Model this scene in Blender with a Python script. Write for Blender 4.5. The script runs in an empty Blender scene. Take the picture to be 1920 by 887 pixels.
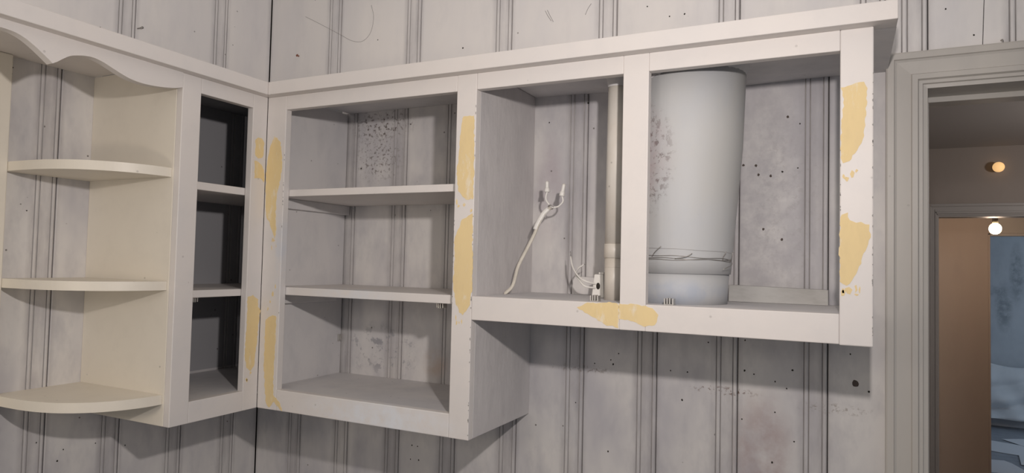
import bpy, bmesh, math, random
from mathutils import Vector, Matrix

# ------------------------------------------------------------------ camera, world, light, exposure
scene = bpy.context.scene
COL = scene.collection
H = 1.70                       # all heights below are given from eye-level datum; the floor is at world z = 0
CAM = Vector((1.7214, -1.6356, 0.05 + H))
YAW, PITCH, ROLL = math.radians(26.2781), math.radians(2.2391), math.radians(1.3057)
fw = Vector((-math.sin(YAW) * math.cos(PITCH), math.cos(YAW) * math.cos(PITCH), math.sin(PITCH)))
rt = Vector((math.cos(YAW), math.sin(YAW), 0))
up = rt.cross(fw)
rt, up = rt * math.cos(ROLL) + up * math.sin(ROLL), up * math.cos(ROLL) - rt * math.sin(ROLL)
cd = bpy.data.cameras.new('camera')
cd.sensor_width = 36
cd.lens = 1267.62 / 1920 * 36
cd.clip_start = 0.02
cam = bpy.data.objects.new('camera', cd)
COL.objects.link(cam)
M = Matrix.Identity(4)
for i in range(3):
    M[i][0], M[i][1], M[i][2], M[i][3] = rt[i], up[i], -fw[i], CAM[i]
cam.matrix_world = M
scene.camera = cam

scene.view_settings.view_transform = 'Standard'
scene.view_settings.look = 'None'
scene.view_settings.gamma = 1
scene.view_settings.use_curve_mapping = False
scene.view_settings.exposure = 0.0

w = bpy.data.worlds.new('daylight')
scene.world = w
w.use_nodes = True
w.node_tree.nodes['Background'].inputs[0].default_value = (0.86, 0.92, 1.0, 1)
w.node_tree.nodes['Background'].inputs[1].default_value = 0.275


BULB = (2.629, 3.90, 0.3532)


def lamp(name, loc, power, col, radius):
    l = bpy.data.lights.new(name, 'POINT')
    l.energy, l.color, l.shadow_soft_size = power, col, radius
    o = bpy.data.objects.new(name, l)
    o.location = (loc[0], loc[1], loc[2] + H)
    COL.objects.link(o)


lamp('counter_lamp', (0.34, -1.62, -0.05), 4.0, (1.0, 0.84, 0.66), 0.06)
lamp('room_fill', (0.75, -2.75, 0.42), 17.0, (1.0, 0.90, 0.80), 0.22)  # added soft fill behind the camera, not a known lamp
lamp('bare_bulb_light', (BULB[0], BULB[1] + 0.06, BULB[2] - 0.05), 9.0, (1.0, 0.74, 0.56), 0.03)
lamp('hall_fill', (3.3, 1.7, 0.45), 24.0, (1.0, 0.92, 0.86), 0.10)  # added unseen light that brightens the hall


def area(name, loc, rot, sx, sy, power, col):
    l = bpy.data.lights.new(name, 'AREA')
    l.shape, l.size, l.size_y, l.energy, l.color = 'RECTANGLE', sx, sy, power, col
    o = bpy.data.objects.new(name, l)
    o.location = (loc[0], loc[1], loc[2] + H)
    o.rotation_euler = rot
    COL.objects.link(o)


# hand-held work lamp: a small round emitter turned towards the corner
wl = bpy.data.lights.new('work_lamp', 'AREA')
wl.shape, wl.size, wl.energy, wl.color = 'DISK', 0.042, 9.8, (1.0, 0.92, 0.875)
wo = bpy.data.objects.new('work_lamp', wl)
wo.location = (1.745, -1.29, 0.345 + H)
wo.rotation_euler = Vector((-0.77, 0.64, 0.0)).to_track_quat('-Z', 'Y').to_euler()
COL.objects.link(wo)
# daylight falling through the far room's window (in its right-hand wall)
area('far_window_daylight', (5.05, 6.6, -0.4), (0, math.radians(90), 0), 1.2, 1.6, 13, (0.66, 0.82, 1.0))


# ------------------------------------------------------------------ materials
def nn(nt, t, **kw):
    n = nt.nodes.new(t)
    for k, v in kw.items():
        setattr(n, k, v)
    return n


def ramp(nt, fac, a, b, ca=(0, 0, 0, 1), cb=(1, 1, 1, 1)):
    r = nn(nt, 'ShaderNodeValToRGB')
    e = r.color_ramp.elements
    e[0].position, e[1].position, e[0].color, e[1].color = a, b, ca, cb
    nt.links.new(fac, r.inputs[0])
    return r.outputs[0]


def mix(nt, fac, a, b):
    m = nn(nt, 'ShaderNodeMix', data_type='RGBA')
    for s, v in ((0, fac), (6, a), (7, b)):
        if isinstance(v, (int, float, tuple)):
            m.inputs[s].default_value = v if not isinstance(v, tuple) else (*v[:3], 1)
        else:
            nt.links.new(v, m.inputs[s])
    return m.outputs[2]


def mul(nt, a, b):
    m = nn(nt, 'ShaderNodeMath', operation='MULTIPLY')
    for s, v in ((0, a), (1, b)):
        if isinstance(v, (int, float)):
            m.inputs[s].default_value = v
        else:
            nt.links.new(v, m.inputs[s])
    return m.outputs[0]


def noise(nt, vec, scale, detail=3, rough=0.55, stretch=(1, 1, 1), off=(0, 0, 0)):
    mp = nn(nt, 'ShaderNodeMapping')
    mp.inputs['Scale'].default_value = stretch
    mp.inputs['Location'].default_value = off
    nt.links.new(vec, mp.inputs[0])
    n = nn(nt, 'ShaderNodeTexNoise')
    n.inputs['Scale'].default_value, n.inputs['Detail'].default_value = scale, detail
    n.inputs['Roughness'].default_value = rough
    nt.links.new(mp.outputs[0], n.inputs['Vector'])
    return n.outputs[0]


def blob(nt, pos, centre, radii):
    """soft ellipsoid mask round a place on the surface (a stain with its own shape)"""
    mp = nn(nt, 'ShaderNodeMapping', vector_type='TEXTURE')
    mp.inputs['Location'].default_value = (centre[0], centre[1], centre[2] + H)
    mp.inputs['Scale'].default_value = radii
    nt.links.new(pos, mp.inputs[0])
    ln = nn(nt, 'ShaderNodeVectorMath', operation='LENGTH')
    nt.links.new(mp.outputs[0], ln.inputs[0])
    return ramp(nt, ln.outputs['Value'], 0.45, 1.0, (1, 1, 1, 1), (0, 0, 0, 1))


def paint(name, base, cloud=None, cloud_amt=0.0, cloud_scale=4.0, stretch=(1, 1, 0.5), specks=0.0, rough=0.55,
          bump=0.15, bump_scale=60, stains=(), scuff=0.0, grime=None, box_tone=None):
    m = bpy.data.materials.new(name)
    m.use_nodes = True
    nt = m.node_tree
    bs = nt.nodes['Principled BSDF']
    bs.inputs['Roughness'].default_value = rough
    pos = nn(nt, 'ShaderNodeNewGeometry').outputs['Position']
    c = (*base, 1)
    if cloud:
        f = ramp(nt, noise(nt, pos, cloud_scale, 4, 0.6, stretch), 0.42, 0.68)
        c = mix(nt, mul(nt, f, cloud_amt), c, cloud)
        f2 = ramp(nt, noise(nt, pos, cloud_scale * 3.1, 4, 0.65, stretch, (5, 3, 8)), 0.5, 0.78)
        c = mix(nt, mul(nt, f2, cloud_amt * 0.6), c, tuple(0.85 * v for v in cloud))
    if box_tone:                                # second colour inside a box-shaped zone
        ce, ra, col = box_tone
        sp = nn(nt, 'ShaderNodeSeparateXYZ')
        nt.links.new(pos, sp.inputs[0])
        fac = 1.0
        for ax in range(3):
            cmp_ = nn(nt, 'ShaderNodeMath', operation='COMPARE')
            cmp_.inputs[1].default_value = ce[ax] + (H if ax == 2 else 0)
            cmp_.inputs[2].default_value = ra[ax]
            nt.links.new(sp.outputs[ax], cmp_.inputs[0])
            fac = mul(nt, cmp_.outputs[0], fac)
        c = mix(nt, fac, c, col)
    if grime:
        at = nn(nt, 'ShaderNodeAttribute', attribute_name='grime')
        gn = ramp(nt, noise(nt, pos, 16, 5, 0.7, (1, 1, 0.22), (1, 6, 2)), 0.30, 0.72)
        c = mix(nt, mul(nt, mul(nt, at.outputs['Fac'], gn), grime[1]), c, grime[0])
    for centre, radii, col, amt, fine in stains:
        b = blob(nt, pos, centre, radii)
        if fine:
            k = ramp(nt, noise(nt, pos, fine, 4, 0.7, (1, 1, 1), (2, 7, 1)), 0.53, 0.60)
        else:
            k = ramp(nt, noise(nt, pos, 14, 4, 0.7, (1, 1, 1), (4, 1, 1)), 0.3, 0.6)
        c = mix(nt, mul(nt, mul(nt, b, k), amt), c, col)
    if scuff:
        k = ramp(nt, noise(nt, pos, 45, 5, 0.7, (1, 1, 0.35), (9, 1, 3)), 0.58, 0.70)
        c = mix(nt, mul(nt, k, scuff), c, (0.80, 0.78, 0.74))
    if specks:
        vo = nn(nt, 'ShaderNodeTexVoronoi', feature='F1')
        vo.inputs['Scale'].default_value = 26
        nt.links.new(pos, vo.inputs['Vector'])
        sep = nn(nt, 'ShaderNodeSeparateColor')
        nt.links.new(vo.outputs['Color'], sep.inputs[0])
        dot = ramp(nt, vo.outputs['Distance'], 0.05, 0.075, (1, 1, 1, 1), (0, 0, 0, 1))
        sel = ramp(nt, sep.outputs[0], 0.62, 0.64)
        c = mix(nt, mul(nt, mul(nt, dot, sel), specks), c, (0.09, 0.075, 0.065))
    if isinstance(c, tuple):
        bs.inputs['Base Color'].default_value = c
    else:
        nt.links.new(c, bs.inputs['Base Color'])
    if bump:
        bp = nn(nt, 'ShaderNodeBump')
        bp.inputs['Strength'].default_value = bump
        bp.inputs['Distance'].default_value = 0.002
        nt.links.new(noise(nt, pos, bump_scale, 4, 0.6, (1, 1, 0.4)), bp.inputs['Height'])
        nt.links.new(bp.outputs[0], bs.inputs['Normal'])
    return m


def emit(name, col, strength):
    m = bpy.data.materials.new(name)
    m.use_nodes = True
    bs = m.node_tree.nodes['Principled BSDF']
    bs.inputs['Base Color'].default_value = (*col, 1)
    bs.inputs['Emission Color'].default_value = (*col, 1)
    bs.inputs['Emission Strength'].default_value = strength
    return m


def metal(name, col, rough):
    m = paint(name, col, rough=rough, bump=0)
    m.node_tree.nodes['Principled BSDF'].inputs['Metallic'].default_value = 0.8
    return m


WALL_STAINS = [((1.555, 0, -0.37), (0.075, 0.3, 0.17), (0.36, 0.25, 0.24), 0.55, 0),
               ((1.47, 0, -0.235), (0.09, 0.3, 0.012), (0.16, 0.09, 0.07), 0.9, 90),
               ((1.12, 0, -0.215), (0.10, 0.3, 0.014), (0.20, 0.16, 0.14), 0.7, 90),
               ((1.70, 0, -0.25), (0.09, 0.3, 0.014), (0.25, 0.21, 0.18), 0.7, 90),
               ((0.47, 0, 0.455), (0.13, 0.3, 0.06), (0.10, 0.07, 0.06), 0.9, 75),
               ((0.46, 0, 0.36), (0.10, 0.3, 0.09), (0.14, 0.11, 0.10), 0.75, 95),
               ((0.50, 0, -0.215), (0.16, 0.3, 0.09), (0.24, 0.24, 0.27), 0.7, 26),
               ((0.68, 0, -0.24), (0.05, 0.3, 0.05), (0.50, 0.38, 0.31), 0.6, 0),
               ((1.02, 0, 0.25), (0.05, 0.3, 0.16), (0.44, 0.37, 0.40), 0.5, 0),
               ((1.60, 0, 0.20), (0.10, 0.3, 0.26), (0.20, 0.16, 0.15), 0.22, 60),
               ((1.56, 0, 0.22), (0.17, 0.3, 0.42), (0.42, 0.40, 0.42), 0.75, 0)]
m_upper = paint('whiter_upper_boards', (0.83, 0.80, 0.775), (0.66, 0.65, 0.68), 0.5, 4.0, (1, 1, 0.35), 0.6, 0.6, 0.10, 70, grime=((0.36, 0.345, 0.36), 0.75))
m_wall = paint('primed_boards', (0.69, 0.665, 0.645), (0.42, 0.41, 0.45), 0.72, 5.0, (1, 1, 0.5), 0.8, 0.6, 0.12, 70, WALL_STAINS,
               box_tone=((0.0, -0.28, 0.105), (0.05, 0.279, 0.394), (0.36, 0.36, 0.38)), grime=((0.27, 0.25, 0.26), 0.85))  # box zone: darker boards inside the left cabinet
m_groove = paint('grimy_groove', (0.44, 0.42, 0.415), (0.58, 0.56, 0.55), 0.7, 30, (1, 1, 0.3), 0, 0.8, 0)
m_joint = paint('dark_joint', (0.05, 0.045, 0.045), rough=0.9, bump=0)
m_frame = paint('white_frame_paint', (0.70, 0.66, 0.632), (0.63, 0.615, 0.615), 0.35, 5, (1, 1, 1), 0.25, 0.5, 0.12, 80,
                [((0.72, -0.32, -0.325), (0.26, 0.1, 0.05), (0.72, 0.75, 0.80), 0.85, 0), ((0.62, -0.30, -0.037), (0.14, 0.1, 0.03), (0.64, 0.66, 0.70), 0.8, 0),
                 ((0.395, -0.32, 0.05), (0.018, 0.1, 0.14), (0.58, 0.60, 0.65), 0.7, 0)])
m_cream = paint('cream_shelf_paint', (0.76, 0.71, 0.62), (0.70, 0.65, 0.57), 0.35, 6, (1, 1, 1), 0.35, 0.45, 0.10, 50)
m_inside = paint('grey_inside_paint', (0.67, 0.65, 0.645), (0.50, 0.50, 0.53), 0.6, 4, (1, 1, 0.6), 0.45, 0.6, 0.15, 60)
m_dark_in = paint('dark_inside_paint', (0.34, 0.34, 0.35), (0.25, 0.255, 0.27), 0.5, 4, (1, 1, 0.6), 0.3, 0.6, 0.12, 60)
m_crackle = paint('crackled_side_paint', (0.61, 0.585, 0.58), (0.49, 0.47, 0.475), 0.6, 7, (1, 1, 0.5), 0.5, 0.55, 0.8, 45)
m_filler = paint('yellow_filler', (0.76, 0.595, 0.315), (0.71, 0.555, 0.31), 0.5, 18, (1, 1, 0.4), 0, 0.75, 0.25, 70, scuff=0.45)
m_duct = paint('duct_paint', (0.50, 0.495, 0.48), (0.47, 0.50, 0.56), 0.5, 4, (1, 1, 0.6), 0.3, 0.62, 0.1, 60,
               [((1.35, -0.26, 0.27), (0.07, 0.2, 0.13), (0.12, 0.09, 0.085), 0.85, 85),
                ((1.33, -0.26, 0.28), (0.09, 0.2, 0.12), (0.46, 0.37, 0.38), 0.6, 0),
                ((1.40, -0.26, -0.005), (0.16, 0.2, 0.035), (0.36, 0.40, 0.48), 0.7, 0)])
m_pipe = paint('pipe_paint', (0.66, 0.63, 0.58), (0.50, 0.42, 0.33), 0.5, 7, (1, 1, 0.5), 0.4, 0.4, 0.05)
m_casing = paint('casing_paint', (0.535, 0.505, 0.465), (0.47, 0.45, 0.43), 0.4, 6, (1, 1, 0.3), 0.2, 0.45, 0.06)
m_cable = paint('cable_sheath', (0.66, 0.62, 0.54), (0.45, 0.41, 0.35), 0.5, 40, (1, 1, 1), 0, 0.6, 0.3, 200)
m_nut = paint('white_plastic', (0.80, 0.78, 0.74), rough=0.4, bump=0)
m_block = paint('dusty_wood_block', (0.50, 0.49, 0.47), (0.30, 0.28, 0.26), 0.6, 18, (0.3, 1, 1), 0.5, 0.7, 0.4, 60)
m_hole = paint('hole_dark', (0.03, 0.025, 0.02), rough=0.9, bump=0)
m_chip = paint('chipped_edge', (0.30, 0.29, 0.28), rough=0.8, bump=0)
m_rust = paint('rust_chip', (0.26, 0.10, 0.06), rough=0.9, bump=0)
m_steel = metal('catch_steel', (0.62, 0.60, 0.57), 0.35)
m_wire = metal('thin_wire', (0.38, 0.36, 0.34), 0.5)
m_pencil = paint('pencil_line', (0.28, 0.26, 0.26), rough=0.8, bump=0)
m_floor = paint('kitchen_floor', (0.36, 0.32, 0.28), (0.30, 0.27, 0.24), 0.5, 3, rough=0.6)
m_knot = paint('knot_dark', (0.09, 0.07, 0.06), rough=0.9, bump=0)
m_ceiling = paint('ceiling_white', (0.85, 0.84, 0.82), rough=0.7)
m_hall = paint('hall_brown_wall', (0.30, 0.26, 0.235), (0.26, 0.225, 0.205), 0.4, 2.5, (1, 1, 0.5), 0, 0.7, 0.1)
m_hall_top = paint('hall_ceiling_paint', (0.40, 0.375, 0.365), rough=0.8, bump=0)
m_hall_trim = paint('hall_trim', (0.33, 0.31, 0.30), rough=0.5, bump=0)
m_passage = paint('passage_wall', (0.55, 0.47, 0.41), (0.48, 0.41, 0.37), 0.5, 1.6, (1, 1, 0.3), 0, 0.7, 0.15, 30)
m_far = paint('far_room_wall', (0.52, 0.56, 0.60), (0.40, 0.44, 0.49), 0.7, 2.0, (1, 1, 0.6), 0, 0.7, 0.1, 60,
              [((3.37, 7.95, -0.33), (0.10, 1, 0.33), (0.22, 0.25, 0.28), 0.75, 0), ((3.50, 7.95, 0.05), (0.09, 1, 0.40), (0.20, 0.23, 0.26), 0.7, 0),
               ((3.25, 7.95, -0.15), (0.16, 1, 0.07), (0.26, 0.29, 0.33), 0.6, 0)])
m_sheet = paint('dust_sheet', (0.72, 0.75, 0.78), (0.60, 0.64, 0.68), 0.5, 4, rough=0.8, bump=0.2, bump_scale=20)
m_paper = paint('paper', (0.70, 0.71, 0.74), rough=0.8, bump=0)
m_plank = paint('far_floor', (0.30, 0.32, 0.36), (0.22, 0.23, 0.26), 0.6, 5, (1, 0.2, 1), rough=0.6)
m_bulb = emit('bulb_glow', (1.0, 0.72, 0.38), 30)
m_globe = emit('dim_globe_glow', (1.0, 0.60, 0.26), 0.75)
m_glass = bpy.data.materials.new('window_glass')
m_glass.use_nodes = True
_b = m_glass.node_tree.nodes['Principled BSDF']
_b.inputs['Roughness'].default_value = 0.02
_b.inputs['Transmission Weight'].default_value = 1.0
_b.inputs['IOR'].default_value = 1.1


# ------------------------------------------------------------------ builders (z arguments are measured from the datum)
def wloc(o):
    v = Vector((0, 0, 0))
    while o is not None:
        v += o.location
        o = o.parent
    return v


def link(name, verts, faces, mats, parent=None, smooth=False, fm=None, bevel=0.0, loc=None):
    base = wloc(parent) if parent else Vector((0, 0, 0))
    o_loc = Vector(loc) if loc else Vector((0, 0, 0))
    me = bpy.data.meshes.new(name)
    me.from_pydata([Vector(v) + Vector((0, 0, H)) - base - o_loc for v in verts], [], faces)
    for m in (mats if isinstance(mats, (list, tuple)) else [mats]):
        me.materials.append(m)
    bm = bmesh.new()
    bm.from_mesh(me)
    bmesh.ops.recalc_face_normals(bm, faces=bm.faces)
    bm.to_mesh(me)
    bm.free()
    if fm:
        for p, k in zip(me.polygons, fm):
            p.material_index = k
    if smooth:
        for p in me.polygons:
            p.use_smooth = True
    o = bpy.data.objects.new(name, me)
    o.location = o_loc
    COL.objects.link(o)
    o.parent = parent
    if bevel:
        b = o.modifiers.new('bevel', 'BEVEL')
        b.width, b.segments, b.limit_method = bevel, 2, 'ANGLE'
    return o


BOXF = [(0, 3, 2, 1), (4, 5, 6, 7), (0, 1, 5, 4), (1, 2, 6, 5), (2, 3, 7, 6), (3, 0, 4, 7)]


def boxv(x0, x1, y0, y1, z0, z1):
    return [(x0, y0, z0), (x1, y0, z0), (x1, y1, z0), (x0, y1, z0), (x0, y0, z1), (x1, y0, z1), (x1, y1, z1), (x0, y1, z1)]


def box(name, parent, mat, x0, x1, y0, y1, z0, z1, bevel=0.0015):
    return link(name, boxv(x0, x1, y0, y1, z0, z1), BOXF, mat, parent, bevel=bevel)


def boxes(name, parent, mat, lst, bevel=0.0):
    v, f = [], []
    for b in lst:
        n = len(v)
        v += boxv(*b)
        f += [tuple(i + n for i in q) for q in BOXF]
    return link(name, v, f, mat, parent, bevel=bevel)


def prism(name, parent, mat, pts, axis, a0, a1, bevel=0.0, smooth=False):
    """outline pts extruded along axis ('x': pts are (y,z), 'y': (x,z), 'z': (x,y))"""
    def p3(p, a):
        return {'x': (a, p[0], p[1]), 'y': (p[0], a, p[1]), 'z': (p[0], p[1], a)}[axis]
    n = len(pts)
    v = [p3(p, a0) for p in pts] + [p3(p, a1) for p in pts]
    f = [tuple(range(n)), tuple(range(2 * n - 1, n - 1, -1))] + [(i, (i + 1) % n, n + (i + 1) % n, n + i) for i in range(n)]
    o = link(name, v, f, mat, parent, bevel=bevel)
    bm = bmesh.new()
    bm.from_mesh(o.data)
    bmesh.ops.triangulate(bm, faces=[q for q in bm.faces if len(q.verts) > 4])
    bm.to_mesh(o.data)
    bm.free()
    return o


def smooth_path(pts, n=6):
    """Catmull-Rom through the points"""
    P = [Vector(p) for p in pts]
    P = [P[0] * 2 - P[1]] + P + [P[-1] * 2 - P[-2]]
    out = []
    for i in range(1, len(P) - 2):
        for k in range(n):
            t = k / n
            a, b, c, d = P[i - 1], P[i], P[i + 1], P[i + 2]
            out.append(0.5 * ((2 * b) + (c - a) * t + (2 * a - 5 * b + 4 * c - d) * t * t + (3 * b - a - 3 * c + d) * t ** 3))
    out.append(P[-2])
    return out


def tube(name, parent, mat, pts, rad, seg=10, closed_caps=True, n=6, flat=1.0):
    path = smooth_path(pts, n) if len(pts) > 2 else [Vector(p) for p in pts]
    rads = rad if callable(rad) else (lambda t: rad)
    v, f = [], []
    side = None
    for i, p in enumerate(path):
        d = (path[min(i + 1, len(path) - 1)] - path[max(i - 1, 0)]).normalized()
        if side is None:
            side = d.cross(Vector((0, 1, 0.3))).normalized()
        side = (side - d * side.dot(d)).normalized()
        b = d.cross(side)
        r = rads(i / (len(path) - 1))
        for k in range(seg):
            a = 2 * math.pi * k / seg
            v.append(tuple(p + side * (math.cos(a) * r) + b * (math.sin(a) * r * flat)))
    for i in range(len(path) - 1):
        for k in range(seg):
            f.append((i * seg + k, i * seg + (k + 1) % seg, (i + 1) * seg + (k + 1) % seg, (i + 1) * seg + k))
    if closed_caps:
        f.append(tuple(range(seg - 1, -1, -1)))
        f.append(tuple(range((len(path) - 1) * seg, len(path) * seg)))
    return link(name, v, f, mat, parent, smooth=True)


def lathe(name, parent, mat, rings, seg=48, cap=True):
    """rings: (cx, cy, r, z)"""
    v, f = [], []
    for cx, cy, r, z in rings:
        v += [(cx + r * math.cos(2 * math.pi * k / seg), cy + r * math.sin(2 * math.pi * k / seg), z) for k in range(seg)]
    for i in range(len(rings) - 1):
        for k in range(seg):
            f.append((i * seg + k, i * seg + (k + 1) % seg, (i + 1) * seg + (k + 1) % seg, (i + 1) * seg + k))
    if cap:
        f.append(tuple(range(seg)))
        f.append(tuple(range((len(rings) - 1) * seg, len(rings) * seg)))
    o = link(name, v, f, mat, parent, smooth=True)
    for p in o.data.polygons:
        if len(p.vertices) > 4:
            p.use_smooth = False
    return o


def empty(name, loc):
    o = bpy.data.objects.new(name, None)
    o.empty_display_size = 0.1
    o.location = (loc[0], loc[1], loc[2] + H)
    COL.objects.link(o)
    return o


def tag(o, label=None, cat=None, group=None, kind=None):
    for k, v in (('label', label), ('category', cat), ('group', group), ('kind', kind)):
        if v:
            o[k] = v
    return o


def thing(name, loc, label, cat, group=None):
    return tag(empty(name, loc), label, cat, group)

# ---- measured outlines
PATCH = {'L1': [(-0.3581, 0.3576), (-0.3494, 0.3654), (-0.3371, 0.3652), (-0.3293, 0.3579), (-0.328, 0.3291), (-0.3328, 0.3139), (-0.3467, 0.3095), (-0.3561, 0.3152)], 'L2': [(-0.3585, 0.303), (-0.3494, 0.3029), (-0.3368, 0.2942), (-0.3256, 0.2813), (-0.3226, 0.2576), (-0.3253, 0.2476), (-0.3351, 0.2584), (-0.3563, 0.2558)], 'L3': [(-0.3644, -0.0546), (-0.3478, -0.0499), (-0.3302, -0.0612), (-0.3293, -0.08), (-0.3204, -0.0912), (-0.324, -0.1178), (-0.3283, -0.171), (-0.3356, -0.2341), (-0.3452, -0.2461), (-0.359, -0.2364), (-0.3672, -0.204), (-0.3641, -0.1309)], 'T1': [(0.3626, 0.3708), (0.3725, 0.3659), (0.386, 0.3517), (0.393, 0.3131), (0.3929, 0.2749), (0.3852, 0.2371), (0.3797, 0.2182), (0.377, 0.1706), (0.3812, 0.1231), (0.3779, 0.0993), (0.3689, 0.1136), (0.3578, 0.1422), (0.3441, 0.1567), (0.339, 0.2192), (0.3385, 0.2674), (0.3427, 0.3155), (0.351, 0.344)], 'T2': [(0.3565, -0.1142), (0.3741, -0.1025), (0.3921, -0.1016), (0.3934, -0.1729), (0.3901, -0.2366), (0.3913, -0.3049), (0.4025, -0.3142), (0.4172, -0.3257), (0.4251, -0.343), (0.4165, -0.3388), (0.3958, -0.3228), (0.3787, -0.3405), (0.3673, -0.3286), (0.3618, -0.2921), (0.3556, -0.2396), (0.3552, -0.1597)], 'T3': [(0.9422, 0.3801), (0.9701, 0.3798), (0.973, 0.2777), (0.9721, 0.1902), (0.9548, 0.1906), (0.9332, 0.2093), (0.9283, 0.2553), (0.9339, 0.304), (0.936, 0.3529)], 'T4': [(0.9447, 0.1449), (0.9719, 0.1591), (0.9733, 0.1112), (0.9761, -0.0089), (0.971, -0.0447), (0.9538, -0.0693), (0.944, -0.0639), (0.9319, -0.0346), (0.9259, 0.0012), (0.9293, 0.0507), (0.9265, 0.099)], 'R1': [(1.2248, -0.0382), (1.2481, -0.0288), (1.2939, -0.025), (1.3135, -0.0273), (1.3143, -0.074), (1.2833, -0.0705), (1.266, -0.0579), (1.2485, -0.0507)], 'R2': [(1.3147, -0.0273), (1.3384, -0.0262), (1.3667, -0.0291), (1.3818, -0.0331), (1.3952, -0.0455), (1.3876, -0.0642), (1.3663, -0.0708), (1.339, -0.0592), (1.3152, -0.0579)], 'R3': [(1.7134, 0.3716), (1.7294, 0.3772), (1.7503, 0.3799), (1.7544, 0.3677), (1.7525, 0.3209), (1.7484, 0.279), (1.7381, 0.2608), (1.7277, 0.2402), (1.7172, 0.2383), (1.713, 0.248), (1.7148, 0.3143), (1.719, 0.352)], 'R4': [(1.7152, 0.1491), (1.7236, 0.1509), (1.7278, 0.1369), (1.7385, 0.1349), (1.759, 0.1302), (1.7599, 0.1081), (1.7518, 0.0851), (1.7437, 0.0573), (1.7314, 0.0329), (1.7231, 0.0234), (1.7122, 0.0305), (1.7119, 0.1126)], 'R5': [(1.7206, 0.0187), (1.7273, 0.0217), (1.7323, 0.0173), (1.729, 0.0088), (1.724, 0.0105)], 'R6': [(1.7355, 0.0239), (1.7396, 0.0258), (1.7413, 0.0158), (1.7372, 0.0119)]}
HOLES_BACK = [(0.6096, -0.4784), (0.6289, -0.4788), (0.6058, -0.5182), (0.6338, -0.5167), (1.2168, -0.169), (1.197, -0.1864), (1.203, -0.1965), (1.1546, -0.1987), (1.1057, -0.3022), (1.1935, -0.4129), (1.3462, -0.1994), (1.5157, -0.1149), (1.6168, -0.1744), (1.6049, -0.216), (1.5354, -0.1903), (1.5151, -0.1839), (1.5807, -0.2026), (1.7316, -0.1293), (1.7668, -0.206), (1.3862, -0.1992), (1.4335, -0.1257), (1.3742, -0.2661), (1.5103, -0.2946), (1.621, -0.3304), (1.5758, -0.3826), (1.5808, -0.2709), (0.4436, 0.7187), (0.7447, 0.6571), (1.276, 0.6973), (1.332, 0.6643), (1.3685, 0.6649), (1.9065, 0.5976), (1.9553, 0.5368), (0.395, 0.3274), (0.519, 0.3031), (1.0165, 0.4237), (1.1246, 0.4673), (1.6251, 0.2775), (1.6289, 0.3773), (1.5928, 0.2703)]
HOLES_LEFT = [(-0.6745, -0.4019), (-0.6246, -0.4577), (-0.6113, -0.433), (-0.5315, -0.4355), (-0.4511, -0.4594), (-0.7659, 0.4737), (-0.7675, 0.459), (-0.5693, 0.6312), (-0.7212, 0.1466)]
CABLE = [(0.982, -0.169, -0.0226), (0.9965, -0.1613, -0.0042), (1.006, -0.1536, 0.0413), (1.0229, -0.1459, 0.0806), (1.0398, -0.1381, 0.12), (1.0471, -0.1304, 0.1465), (1.0574, -0.1227, 0.1704), (1.0722, -0.115, 0.1878)]
W1 = [(1.0728, -0.115, 0.1917), (1.0625, -0.115, 0.2051), (1.0612, -0.115, 0.2156), (1.0642, -0.115, 0.226)]
N1 = [(1.0642, -0.115, 0.226), (1.0636, -0.115, 0.251)]
W2 = [(1.0778, -0.115, 0.1877), (1.0877, -0.115, 0.1882), (1.0967, -0.115, 0.1913), (1.1062, -0.115, 0.202), (1.1039, -0.115, 0.2159)]
N2 = [(1.1032, -0.115, 0.2153), (1.1084, -0.115, 0.2431)]
BW1 = [(1.2062, -0.14, 0.004), (1.1805, -0.15, 0.0119), (1.1581, -0.14, 0.0236), (1.1367, -0.12, 0.0445), (1.1232, -0.1, 0.0694)]
BW2 = [(1.2051, -0.14, -0.0047), (1.1808, -0.15, -0.0004), (1.162, -0.14, 0.0129), (1.1447, -0.12, 0.0263), (1.1444, -0.1, 0.0409), (1.1542, -0.09, 0.0502)]


# ------------------------------------------------------------------ measured constants (metres)
DL, DB = 0.3353, 0.32                     # front planes: left cabinet x = DL, back cabinets y = -DB
FT = 0.02                                 # face frame thickness
ZB, ZOB, ZOT = -0.345, -0.2915, 0.439     # cabinet underside, opening bottom, opening top
CB, CT = 0.4763, 0.510                    # cornice underside and top
FLOOR, CEIL = -H, 1.0
ZS, ZRB = -0.026, -0.0787                 # low shelf of the right cabinet and underside of its rail

# ------------------------------------------------------------------ room shell
floor = tag(link('floor', boxv(-0.12, 4.4, -3.2, 5.06, FLOOR - 0.05, FLOOR), BOXF, m_floor), kind='structure')
ceil = tag(link('ceiling', boxv(-0.12, 3.3, -3.2, 0.14, CEIL, CEIL + 0.05), BOXF, m_ceiling), kind='structure')

DX0, DX1, DZ = 1.8735, 2.66, 0.432        # kitchen doorway
BT = 0.016                                # board thickness
wall_back = tag(boxes('wall_back', None, m_joint, [
    (-0.12, DX0 - 0.012, BT, 0.12, FLOOR, CEIL), (DX1 + 0.012, 3.3, BT, 0.12, FLOOR, CEIL), (DX0 - 0.012, DX1 + 0.012, BT, 0.12, DZ + 0.012, CEIL)]),
    kind='structure')
WY0, WY1, WZ0, WZ1 = -1.66, -0.865, -0.62, 0.40   # window opening in the left wall (just outside the picture)
wall_left = tag(boxes('wall_left', None, m_joint, [
    (-0.12, -BT, WY1, BT, FLOOR, CEIL), (-0.12, -BT, -3.2, WY0, FLOOR, CEIL),
    (-0.12, -BT, WY0, WY1, FLOOR, WZ0), (-0.12, -BT, WY0, WY1, WZ1, CEIL)]), kind='structure')


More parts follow.
